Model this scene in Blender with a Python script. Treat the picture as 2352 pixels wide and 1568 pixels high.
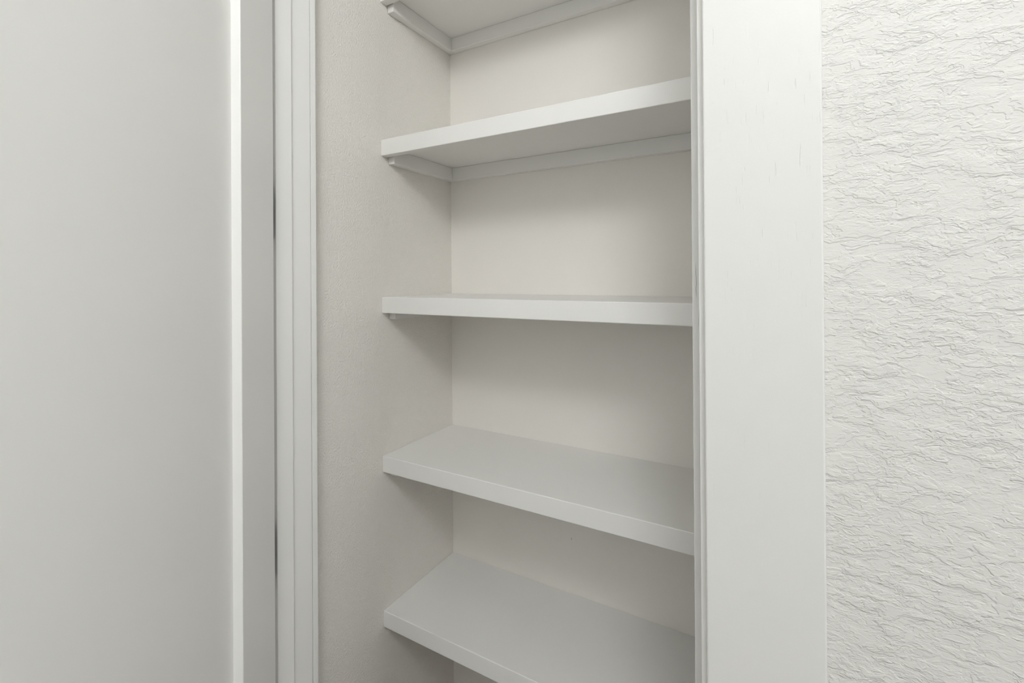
import bpy, bmesh, math, random
from mathutils import Vector, Matrix

for o in list(bpy.data.objects):
    bpy.data.objects.remove(o)
SC = bpy.context.scene
COL = SC.collection
H = 1.45                       # height of the shelf-fit origin above the floor

# ------------------------------------------------------------------ camera
F_PX, PY, YAW, ROLL, PITCH = 1083.3, 633.17, 0.5189, -0.0065, 0.0034
cam_d = bpy.data.cameras.new('camera')
cam = bpy.data.objects.new('camera', cam_d)
COL.objects.link(cam)
cam_d.sensor_fit = 'HORIZONTAL'
cam_d.sensor_width = 36.0
cam_d.lens = F_PX / 2352 * 36.0
cam_d.shift_y = (PY - 784) / 2352
cam_d.clip_start = 0.01
r_ = Vector((math.cos(YAW), math.sin(YAW), 0))
f_ = Vector((-math.sin(YAW) * math.cos(PITCH), math.cos(YAW) * math.cos(PITCH), math.sin(PITCH)))
u_ = r_.cross(f_)
R2 = r_ * math.cos(ROLL) + u_ * math.sin(ROLL)
U2 = u_ * math.cos(ROLL) - r_ * math.sin(ROLL)
m = Matrix((R2, U2, -f_)).transposed().to_4x4()
m.translation = Vector((0.8189, -0.8138, 0.0068 + H))
cam.matrix_world = m
SC.camera = cam

# ------------------------------------------------------------------ world, exposure, light
w = bpy.data.worlds.new('world')
SC.world = w
w.use_nodes = True
w.node_tree.nodes['Background'].inputs[0].default_value = (0.75, 0.85, 1.0, 1)
w.node_tree.nodes['Background'].inputs[1].default_value = 0.3
SC.view_settings.view_transform = 'Standard'
SC.view_settings.look = 'None'
SC.view_settings.gamma = 1.0
SC.view_settings.use_curve_mapping = False
SC.view_settings.exposure = 0.06
ADDED_LAMP_STRENGTH = 28.5  # strength of the invented globe lamp, the main light
ADDED_LAMP_AT = (1.11, -1.29, 2.42)
ADDED_WINDOW_W = {'right': 13.0, 'rear': 2.0}  # power of the two invented windows

# ------------------------------------------------------------------ materials
def new_mat(name, col, rough=0.5, spec=0.5):
    mt = bpy.data.materials.new(name)
    mt.use_nodes = True
    nt = mt.node_tree
    b = nt.nodes['Principled BSDF']
    b.inputs['Base Color'].default_value = (*col, 1)
    b.inputs['Roughness'].default_value = rough
    b.inputs['Specular IOR Level'].default_value = spec
    return mt, nt, b

def N(nt, t, **kw):
    n = nt.nodes.new(t)
    for k, v in kw.items():
        if k in n.inputs:
            n.inputs[k].default_value = v
        else:
            setattr(n, k, v)
    return n

def coords(nt, scale=(1, 1, 1), loc=(0, 0, 0)):
    g = nt.nodes.new('ShaderNodeNewGeometry')
    mp = nt.nodes.new('ShaderNodeMapping')
    mp.inputs['Scale'].default_value = scale
    mp.inputs['Location'].default_value = loc
    nt.links.new(g.outputs['Position'], mp.inputs['Vector'])
    return mp.outputs[0]

def ramp(nt, src, p0, p1, c0=0.0, c1=1.0):
    n = nt.nodes.new('ShaderNodeMapRange')
    n.interpolation_type = 'SMOOTHSTEP'
    n.inputs['From Min'].default_value = p0
    n.inputs['From Max'].default_value = p1
    n.inputs['To Min'].default_value = c0
    n.inputs['To Max'].default_value = c1
    nt.links.new(src, n.inputs['Value'])
    return n.outputs['Result']

def mth(nt, op, a, b):
    n = nt.nodes.new('ShaderNodeMath')
    n.operation = op
    for i, v in enumerate((a, b)):
        if isinstance(v, (int, float)):
            n.inputs[i].default_value = v
        else:
            nt.links.new(v, n.inputs[i])
    return n.outputs[0]

def noise(nt, vec, scale, detail=2.0, rough=0.5, dist=0.0):
    n = nt.nodes.new('ShaderNodeTexNoise')
    n.inputs['Scale'].default_value = scale
    n.inputs['Detail'].default_value = detail
    n.inputs['Roughness'].default_value = rough
    n.inputs['Distortion'].default_value = dist
    nt.links.new(vec, n.inputs['Vector'])
    return n.outputs[0]

def bump(nt, b, h, dist, strength=1.0):
    n = nt.nodes.new('ShaderNodeBump')
    n.inputs['Distance'].default_value = dist
    n.inputs['Strength'].default_value = strength
    nt.links.new(h, n.inputs['Height'])
    nt.links.new(n.outputs[0], b.inputs['Normal'])

WALL = (0.70, 0.685, 0.65)          # hall paint
CLOSET = (0.92, 0.885, 0.83)        # closet paint
TRIM = (0.725, 0.715, 0.685)          # casing
WHITE = (0.918, 0.905, 0.872)         # shelves, door, jambs

def mat_trowel():
    """hall wall: skip-trowel plaster, thin overlapping plates with sharp lips"""
    mt, nt, b = new_mat('trowelled_plaster', WALL, 0.55, 0.4)
    v = coords(nt, (1.0, 1.0, 2.0))
    wob = nt.nodes.new('ShaderNodeTexNoise')
    wob.inputs['Scale'].default_value = 95
    wob.inputs['Detail'].default_value = 3
    nt.links.new(v, wob.inputs['Vector'])
    sub = nt.nodes.new('ShaderNodeVectorMath'); sub.operation = 'SUBTRACT'
    sub.inputs[1].default_value = (0.5, 0.5, 0.5)
    nt.links.new(wob.outputs['Color'], sub.inputs[0])
    sc = nt.nodes.new('ShaderNodeVectorMath'); sc.operation = 'SCALE'
    sc.inputs['Scale'].default_value = 0.010
    nt.links.new(sub.outputs[0], sc.inputs[0])
    ad = nt.nodes.new('ShaderNodeVectorMath'); ad.operation = 'ADD'
    nt.links.new(v, ad.inputs[0]); nt.links.new(sc.outputs[0], ad.inputs[1])
    vv = ad.outputs[0]
    n1 = noise(nt, vv, 33, 3, 0.6, 0.4)
    n2 = noise(nt, vv, 66, 3, 0.6, 0.5)
    n3 = noise(nt, vv, 150, 2, 0.6, 0.3)
    t1 = ramp(nt, n1, 0.48, 0.515)
    t2 = ramp(nt, n1, 0.57, 0.605)
    t3 = ramp(nt, n2, 0.50, 0.55)
    t4 = ramp(nt, n2, 0.39, 0.44)
    t5 = ramp(nt, n3, 0.52, 0.62)
    patch = ramp(nt, noise(nt, coords(nt), 19, 2), 0.30, 0.6, 0.2, 1.0)
    h = mth(nt, 'ADD', mth(nt, 'MULTIPLY', t1, 0.8), mth(nt, 'MULTIPLY', t2, 0.8))
    fine = mth(nt, 'ADD', mth(nt, 'MULTIPLY', t3, 0.7), mth(nt, 'MULTIPLY', t4, 0.6))
    fine = mth(nt, 'ADD', fine, mth(nt, 'MULTIPLY', t5, 0.3))
    h = mth(nt, 'ADD', h, mth(nt, 'MULTIPLY', fine, patch))
    bump(nt, b, h, 0.0006, 0.7)
    return mt

def mat_orange_peel():
    mt, nt, b = new_mat('orange_peel_wall_paint', CLOSET, 0.6, 0.35)
    v = coords(nt)
    h = ramp(nt, noise(nt, v, 290, 2, 0.5, 0.2), 0.35, 0.7)
    h2 = noise(nt, v, 60, 1)
    bump(nt, b, mth(nt, 'ADD', h, h2), 0.0009, 0.75)
    return mt

def mat_smooth_wall():
    mt, nt, b = new_mat('smooth_wall_paint', CLOSET, 0.6, 0.35)
    v = coords(nt)
    bump(nt, b, noise(nt, v, 240, 2), 0.0003, 0.35)
    # one small scuff on the back wall, between the two lowest shelves in view
    g = nt.nodes.new('ShaderNodeVectorMath'); g.operation = 'SUBTRACT'
    nt.links.new(v, g.inputs[0]); g.inputs[1].default_value = SCUFF
    s = nt.nodes.new('ShaderNodeVectorMath'); s.operation = 'MULTIPLY'
    s.inputs[1].default_value = (1 / 0.0016, 0.5, 1 / 0.004)
    nt.links.new(g.outputs[0], s.inputs[0])
    ln = nt.nodes.new('ShaderNodeVectorMath'); ln.operation = 'LENGTH'
    nt.links.new(s.outputs[0], ln.inputs[0])
    k = ramp(nt, ln.outputs['Value'], 0.4, 1.0, 0.45, 0.0)
    mx = nt.nodes.new('ShaderNodeMix'); mx.data_type = 'RGBA'
    nt.links.new(k, mx.inputs[0])
    mx.inputs[6].default_value = (*CLOSET, 1); mx.inputs[7].default_value = (0.3, 0.27, 0.24, 1)
    nt.links.new(mx.outputs[2], b.inputs['Base Color'])
    return mt

def mat_trim(name='white_satin_paint', grain=0.0, cracks=False, rough=0.33, col=TRIM):
    mt, nt, b = new_mat(name, col, rough, 0.5)
    h = noise(nt, coords(nt), 420, 2)
    h = mth(nt, 'MULTIPLY', h, 0.10)
    if grain:
        v = coords(nt, (1, 1, 0.07))
        pores = ramp(nt, noise(nt, v, 560, 2, 0.6), 0.655, 0.72)
        zone = ramp(nt, noise(nt, coords(nt, (1, 1, 0.35)), 22, 1), 0.42, 0.6)
        sx = nt.nodes.new('ShaderNodeSeparateXYZ')
        nt.links.new(coords(nt), sx.inputs[0])
        zone = mth(nt, 'MULTIPLY', zone, ramp(nt, sx.outputs['Z'], 1.38, 1.6, 0.15, 1.0))
        pores = mth(nt, 'MULTIPLY', pores, zone)
        h = mth(nt, 'SUBTRACT', h, mth(nt, 'MULTIPLY', pores, grain))
    if cracks:
        # thin hairline cracks in the paint film, each with its own place and length
        sx = nt.nodes.new('ShaderNodeSeparateXYZ')
        nt.links.new(coords(nt), sx.inputs[0])
        wob = mth(nt, 'SUBTRACT', noise(nt, coords(nt, (0.01, 0.01, 1)), 45, 3, 0.6), 0.5)
        line = None
        for xc, z0, z1 in ((.7440, H - .016, H + .024), (.7464, H - .05, H - .018), (.7468, H - .122, H - .086), (.7474, H + .06, H + .10)):
            dx = mth(nt, 'ABSOLUTE', mth(nt, 'SUBTRACT', mth(nt, 'SUBTRACT', sx.outputs['X'], xc), mth(nt, 'MULTIPLY', wob, 0.0035)), 0)
            k = ramp(nt, dx, 0.0001, 0.00042, 1.0, 0.0)
            k = mth(nt, 'MULTIPLY', k, ramp(nt, sx.outputs['Z'], z0, z0 + .008))
            k = mth(nt, 'MULTIPLY', k, ramp(nt, sx.outputs['Z'], z1 - .012, z1, 1.0, 0.0))
            line = k if line is None else mth(nt, 'MAXIMUM', line, k)
        mx = nt.nodes.new('ShaderNodeMix'); mx.data_type = 'RGBA'
        nt.links.new(mth(nt, 'MULTIPLY', line, 0.65), mx.inputs[0])
        mx.inputs[6].default_value = (*col, 1); mx.inputs[7].default_value = (0.22, 0.21, 0.19, 1)
        nt.links.new(mx.outputs[2], b.inputs['Base Color'])
    bump(nt, b, h, 0.0008, 0.5)
    return mt

def mat_floor():
    mt, nt, b = new_mat('walnut_floor', (0.11, 0.085, 0.06), 0.5, 0.4)
    n = noise(nt, coords(nt, (1, 12, 1)), 6, 4)
    mx = nt.nodes.new('ShaderNodeMix'); mx.data_type = 'RGBA'
    nt.links.new(n, mx.inputs[0])
    mx.inputs[6].default_value = (0.09, 0.065, 0.045, 1); mx.inputs[7].default_value = (0.13, 0.10, 0.07, 1)
    nt.links.new(mx.outputs[2], b.inputs['Base Color'])
    return mt

SCUFF = (0.364, 0.2713, H - 0.640)
M = {}
M['trowel'] = mat_trowel()
M['peel'] = mat_orange_peel()
M['wall'] = mat_smooth_wall()
M['trim'] = mat_trim(col=WHITE)
M['hall'] = new_mat('hall_wall_paint', WALL, 0.6, 0.3)[0]
M['casing'] = mat_trim('white_satin_paint_over_grain', grain=1.6, rough=0.42)
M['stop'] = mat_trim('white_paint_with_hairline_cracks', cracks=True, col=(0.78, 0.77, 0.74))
M['shelf'] = mat_trim('white_shelf_paint', rough=0.42, col=WHITE)
M['door'] = mat_trim('white_door_paint', rough=0.42, col=WHITE)
M['ceiling'] = new_mat('ceiling_paint', (0.86, 0.86, 0.84), 0.7, 0.2)[0]
M['floor'] = mat_floor()
hm = new_mat('dark_bronze', (0.05, 0.048, 0.044), 0.4, 0.5)
hm[2].inputs['Metallic'].default_value = 0.8
M['hinge'] = hm[0]
M['added_lamp_body'] = new_mat('added_lamp_metal', (0.8, 0.8, 0.78), 0.4)[0]
lm = new_mat('added_lamp_diffuser', (0.9, 0.9, 0.88), 0.5)
lm[2].inputs['Emission Color'].default_value = (0.955, 0.98, 1.0, 1)
lm[2].inputs['Emission Strength'].default_value = ADDED_LAMP_STRENGTH  # glow of the added globe, fitted to the wanted brightness
M['diffuser'] = lm[0]

# ------------------------------------------------------------------ mesh helpers
def add_box(bm, x0, x1, y0, y1, z0, z1, bev=0.0, seg=2):
    res = bmesh.ops.create_cube(bm, size=1.0)
    vs = res['verts']
    for v in vs:
        v.co = Vector(((x0 + x1) / 2 + v.co.x * (x1 - x0), (y0 + y1) / 2 + v.co.y * (y1 - y0), (z0 + z1) / 2 + v.co.z * (z1 - z0)))
    if bev:
        es = list({e for v in vs for e in v.link_edges})
        bmesh.ops.bevel(bm, geom=es, offset=bev, segments=seg, affect='EDGES', profile=0.5)

def link(name, bm, mat, parent=None, loc=None):
    me = bpy.data.meshes.new(name)
    bmesh.ops.recalc_face_normals(bm, faces=bm.faces)
    bm.to_mesh(me); bm.free()
    me.materials.append(mat)
    for p in me.polygons:
        p.use_smooth = False
    o = bpy.data.objects.new(name, me)
    COL.objects.link(o)
    if parent:
        o.parent = parent
    if loc:
        o.location = loc
    return o

def box(name, mat, dims, parent=None, bev=0.0, seg=2):
    bm = bmesh.new()
    add_box(bm, *dims, bev=bev, seg=seg)
    return link(name, bm, mat, parent)

def edge_strip(name, mat, d, parent):
    """a strip whose two front arrises alone are eased"""
    bm = bmesh.new()
    add_box(bm, *d)
    es = [e for e in bm.edges if all(abs(v.co.y - d[2]) < 1e-6 for v in e.verts) and abs(e.verts[0].co.x - e.verts[1].co.x) > .1]
    bmesh.ops.bevel(bm, geom=es, offset=.0015, segments=2, affect='EDGES', profile=0.5)
    return link(name, bm, mat, parent)

def boxes(name, mat, lst, parent=None, bev=0.0):
    bm = bmesh.new()
    for d in lst:
        add_box(bm, *d, bev=bev)
    return link(name, bm, mat, parent)

def tag(o, label=None, cat=None, group=None, kind=None):
    if label: o['label'] = label
    if cat: o['category'] = cat
    if group: o['group'] = group
    if kind: o['kind'] = kind
    return o

def empty(name, loc=(0, 0, 0), rz=0.0):
    o = bpy.data.objects.new(name, None)
    o.empty_display_size = 0.05
    COL.objects.link(o)
    o.location = loc
    o.rotation_euler = (0, 0, rz)
    return o

# ------------------------------------------------------------------ dimensions
YW = -0.340          # hall face of the wall
YB = -0.2167         # closet face of that wall
YJ = -0.2290         # back of the jambs
XJ, XR = 0.048, 0.7511        # opening, jamb face to jamb face
DEPTH = 0.2713       # back wall of the closet
WID = 0.80           # closet runs x = 0 .. WID
ZH = 2.45            # door head
ZC = 2.74            # ceiling
RX0, RX1, RY = -1.25, 3.0, -1.8     # hall

# ------------------------------------------------------------------ structure
boxes('wall_front', M['trowel'],
      [(RX0 - .1, XJ - .019, YW, YB - .0125, 0, ZC), (XR + .019, RX1 + .1, YW, YB - .0125, 0, ZC),
       (XJ - .019, XR + .019, YW, YB - .0125, ZH + .019, ZC)])
tag(bpy.data.objects['wall_front'], 'white hall wall with rough trowelled plaster right of the door casing', 'wall', kind='structure')
tag(box('wall_closet_left', M['peel'], (-.1, 0, YB - .0125, DEPTH + .1, 0, ZC)),
    'off-white orange-peel side wall inside the closet left of the shelves', 'wall', kind='structure')
tag(box('wall_closet_back', M['wall'], (0, WID, DEPTH, DEPTH + .1, 0, ZC)),
    'smooth off-white back wall behind the closet shelves', 'wall', kind='structure')
tag(box('wall_closet_right', M['peel'], (WID, WID + .1, YB - .0125, DEPTH + .1, 0, ZC)),
    'off-white right side wall of the closet hidden behind the door frame', 'wall', kind='structure')
tag(box('wall_left', M['hall'], (RX0 - .1, RX0, RY, YW, 0, ZC)), 'plain hall wall on the left beyond the door', 'wall', kind='structure')
# right end wall and rear wall, each with an opening for a window added as light source
YM = (RY + YW) / 2
RW = (YM - .45, YM + .45, .7, 2.3)
boxes('wall_right', M['hall'],
      [(RX1, RX1 + .1, RY, RW[0], 0, ZC), (RX1, RX1 + .1, RW[1], YW, 0, ZC),
       (RX1, RX1 + .1, RW[0], RW[1], 0, RW[2]), (RX1, RX1 + .1, RW[0], RW[1], RW[3], ZC)])
tag(bpy.data.objects['wall_right'], 'plain end wall of the hall far to the right with an added window', 'wall', kind='structure')
tag(box('floor', M['floor'], (RX0 - .1, RX1 + .1, RY - .1, DEPTH + .1, -.1, 0)), 'dark walnut floor of the hall and closet', 'floor', kind='structure')
tag(box('ceiling', M['ceiling'], (RX0 - .1, RX1 + .1, RY - .1, DEPTH + .1, ZC, ZC + .1)), 'flat white ceiling above hall and closet', 'ceiling', kind='structure')
BW = (.5, 1.3, 1.3, 2.1)
boxes('wall_rear', M['hall'],
      [(RX0 - .1, BW[0], RY - .1, RY, 0, ZC), (BW[1], RX1 + .1, RY - .1, RY, 0, ZC),
       (BW[0], BW[1], RY - .1, RY, 0, BW[2]), (BW[0], BW[1], RY - .1, RY, BW[3], ZC)])
tag(bpy.data.objects['wall_rear'], 'plain hall wall behind the camera with a small added window', 'wall', kind='structure')
def window(name, loc, rz, w_, h_, watts, label):  # invented window, added out of view to carry an area light
    e = tag(empty(name, loc, rz), label, 'window', kind='structure')
    a = w_ / 2
    box('added_window_frame', M['trim'], (-a, -a + .04, -.03, .03, 0, h_), e)
    box('added_window_frame', M['trim'], (a - .04, a, -.03, .03, 0, h_), e)
    box('added_window_frame', M['trim'], (-a + .04, a - .04, -.03, .03, 0, .04), e)
    box('added_window_frame', M['trim'], (-a + .04, a - .04, -.03, .03, h_ - .04, h_), e)
    ld = bpy.data.lights.new('added_window_light', 'AREA')
    ld.shape = 'RECTANGLE'; ld.size = w_ - .09; ld.size_y = h_ - .09
    ld.energy = watts; ld.color = (0.94, 0.975, 1.0)
    lo = bpy.data.objects.new('added_window_light', ld); COL.objects.link(lo)
    lo.parent = e
    lo.location = (0, -.028, h_ / 2)
    lo.rotation_euler = (math.radians(90), 0, 0)
window('added_window_1', ((BW[0] + BW[1]) / 2, RY - .05, BW[2]), 0, BW[1] - BW[0], BW[3] - BW[2], ADDED_WINDOW_W['rear'], 'small white framed window added for light in the wall behind the camera')
window('added_window_2', (RX1 + .05, YM, RW[2]), math.radians(90), RW[1] - RW[0], RW[3] - RW[2], ADDED_WINDOW_W['right'], 'tall white framed window added for light at the right end of the hall')

# door frame: jambs with stops
CT = 0.017
def jamb(name, x_face, sgn, label, stopmat):
    """x_face = face towards the opening; sgn=+1 when the opening lies at +x of it"""
    a, b = sorted((x_face, x_face - sgn * .019))
    o = box(name, M['trim'], (a, b, YW, YJ, 0, ZH), bev=.0008)
    tag(o, label, 'door frame', kind='structure')
    a, b = sorted((x_face, x_face + sgn * .0095))
    if sgn < 0: a = x_face - .0113
    box('door_stop', stopmat, (a, b, -.3059, -.2741, 0, ZH - .01), o, bev=.0012)
    return o
jamb('trim_1', XJ, 1, 'white left door jamb with a raised stop strip', M['trim'])
jamb('trim_2', XR, -1, 'white right door jamb edge with a hairline-cracked stop strip', M['stop'])
hj = tag(box('trim_3', M['trim'], (XJ - .019, XR + .019, YW, YJ, ZH, ZH + .019)), 'white head jamb over the closet opening', 'door frame', kind='structure')
box('door_stop', M['trim'], (XJ, XR, -.3059, -.2741, ZH - .0095, ZH), hj)
# casings on the hall side
CIN_R, COUT_R = 0.7580, 0.8488
CW = COUT_R - CIN_R
CIN_L = XJ - (CIN_R - XR)
tag(box('trim_4', M['casing'], (CIN_R, COUT_R, YW - CT, YW, 0, ZH + .007 + CW), bev=.0014), 'wide flat white door casing right of the shelves', 'door casing', kind='structure')
tag(box('trim_5', M['casing'], (CIN_L - CW, CIN_L, YW - CT, YW, 0, ZH + .007 + CW), bev=.0014), 'flat white door casing behind the open door', 'door casing', kind='structure')
tag(box('trim_6', M['casing'], (CIN_L, CIN_R, YW - CT, YW, ZH + .007, ZH + .007 + CW), bev=.0014), 'flat white head casing over the closet door', 'door casing', kind='structure')
# closet-side edge strips behind the jambs
tag(box('trim_7', M['trim'], (0, XJ, YJ + .0011, YB, 0, ZH + .03), bev=.0006), 'narrow white edge strip behind the left door jamb', 'trim', kind='structure')
tag(box('trim_8', M['trim'], (XR, WID, YJ + .0011, YB, 0, ZH + .03), bev=.0006), 'narrow white edge strip behind the right door jamb', 'trim', kind='structure')
# baseboards in the hall
tag(box('baseboard_front', M['trim'], (COUT_R, RX1, YW - .014, YW, 0, .13), bev=.002), 'white baseboard right of the door casing', 'baseboard', kind='structure')
tag(box('baseboard_left', M['trim'], (RX0, RX0 + .014, RY, YW, 0, .13), bev=.002), 'white baseboard along the left hall wall', 'baseboard', kind='structure')
tag(box('baseboard_right', M['trim'], (RX1 - .014, RX1, RY, YW - .014, 0, .13), bev=.002), 'white baseboard along the right hall wall', 'baseboard', kind='structure')
tag(box('baseboard_rear', M['trim'], (RX0 + .014, RX1 - .014, RY, RY + .014, 0, .13), bev=.002), 'white baseboard under the added window', 'baseboard', kind='structure')

# ------------------------------------------------------------------ open shaker door
PHI = math.radians(-32)
dr = tag(empty('door_1', (0.0828, -0.327, 0.0), math.atan2(-math.cos(PHI), -math.sin(PHI))),
         'white recessed-panel door standing open at the left', 'door', kind='structure')
TH, RC, SW, DW, ZB, ZT = .035, .0137, .1014, .698, .012, ZH - .004
def dbox(name, x0, x1, z0, z1, bev=.0012):
    return box(name, M['door'], (x0, x1, -TH, 0, z0, z1), dr, bev=bev)
dbox('stile', 0, SW, ZB, ZT)
dbox('stile', DW - SW, DW, ZB, ZT)
dbox('rail', SW, DW - SW, ZT - .11, ZT)
dbox('rail', SW, DW - SW, ZB, ZB + .22)
box('panel', M['door'], (SW, DW - SW, -TH + RC, -RC, ZB + .22, ZT - .11), dr)
# hinges: leaf on the door edge, leaf on the jamb, barrel in front
inv = Matrix.Rotation(-dr.rotation_euler.z, 4, 'Z') @ Matrix.Translation(-Vector(dr.location))
def hinge(z):
    hg = box('hinge', M['hinge'], (-.0016, .0002, -.033, -.003, z - .0445, z + .0445), dr)
    bm = bmesh.new()
    add_box(bm, XJ, XJ + .0016, YW - .002, -.3075, z - .0445, z + .0445)
    bmesh.ops.transform(bm, matrix=inv, verts=bm.verts)
    link('jamb_leaf', bm, M['hinge'], hg)
    bm = bmesh.new()
    res = bmesh.ops.create_cone(bm, cap_ends=True, segments=20, radius1=.0055, radius2=.0055, depth=.089)
    bmesh.ops.translate(bm, vec=(.0500, -.3515, z), verts=bm.verts)
    bmesh.ops.transform(bm, matrix=inv, verts=bm.verts)
    link('barrel', bm, M['hinge'], hg)
for z in (0.395, 0.985, 1.572, 2.16):
    hinge(z)

# ------------------------------------------------------------------ closet shelves
TOPS = [.6977 + H, .3336 + H, -.0373 + H, -.4116 + H, -.7749 + H]
LABELS = ['topmost white shelf, seen from below at the top edge of the photo',
          'second white shelf from the top, its underside and wall cleats in view',
          'middle white shelf at eye level showing only its front edge',
          'fourth white shelf from the top, its upper face in view',
          'lowest white shelf in view, cut off by the bottom of the photo']
NT, NH, BT, CTK, CHT = .019, .038, .019, .019, .035
for zt, lb in zip(TOPS, LABELS):
    s = tag(empty('closet_shelf', (0, 0, zt)), lb, 'shelf', 'white shelves in the closet')
    box('shelf_board', M['shelf'], (0.0005, WID - .0005, NT, DEPTH - .0003, -BT, 0), s)
    edge_strip('front_edge', M['shelf'], (0.0005, WID - .0005, 0, NT, -NH, 0), s)
    box('side_cleat', M['shelf'], (0.0003, CTK, NT + .005, DEPTH - .0003, -BT - CHT, -BT), s, bev=.0012)
    box('side_cleat', M['shelf'], (WID - CTK, WID - .0003, NT + .005, DEPTH - .0003, -BT - CHT, -BT), s, bev=.0012)
    box('back_cleat', M['shelf'], (CTK, WID - CTK, DEPTH - CTK, DEPTH - .0003, -BT - CHT, -BT), s, bev=.0012)

# ------------------------------------------------------------------ ceiling lamp added out of view to light hall and closet
lp = tag(empty('added_ceiling_lamp', (ADDED_LAMP_AT[0], ADDED_LAMP_AT[1], ZC)), 'added out-of-view white globe lamp hanging on a short stem from the hall ceiling', 'lamp')
def cone(name, r1, r2, dep, z, mat):
    bm = bmesh.new()
    bmesh.ops.create_cone(bm, cap_ends=True, segments=40, radius1=r1, radius2=r2, depth=dep)
    bmesh.ops.translate(bm, vec=(0, 0, z), verts=bm.verts)
    return link(name, bm, mat, lp)
GR = .16
gz = ADDED_LAMP_AT[2] - ZC
cone('canopy', .065, .06, .025, -.0126, M['added_lamp_body'])
cone('stem', .008, .008, -gz - GR - .02, (gz + GR - .02) / 2, M['added_lamp_body'])
cone('collar', .045, .03, .03, gz + GR, M['added_lamp_body'])
bm = bmesh.new()
bmesh.ops.create_uvsphere(bm, u_segments=48, v_segments=24, radius=GR)
bmesh.ops.translate(bm, vec=(0, 0, gz), verts=bm.verts)
df = link('globe', bm, M['diffuser'], lp)
for p in df.data.polygons: p.use_smooth = True
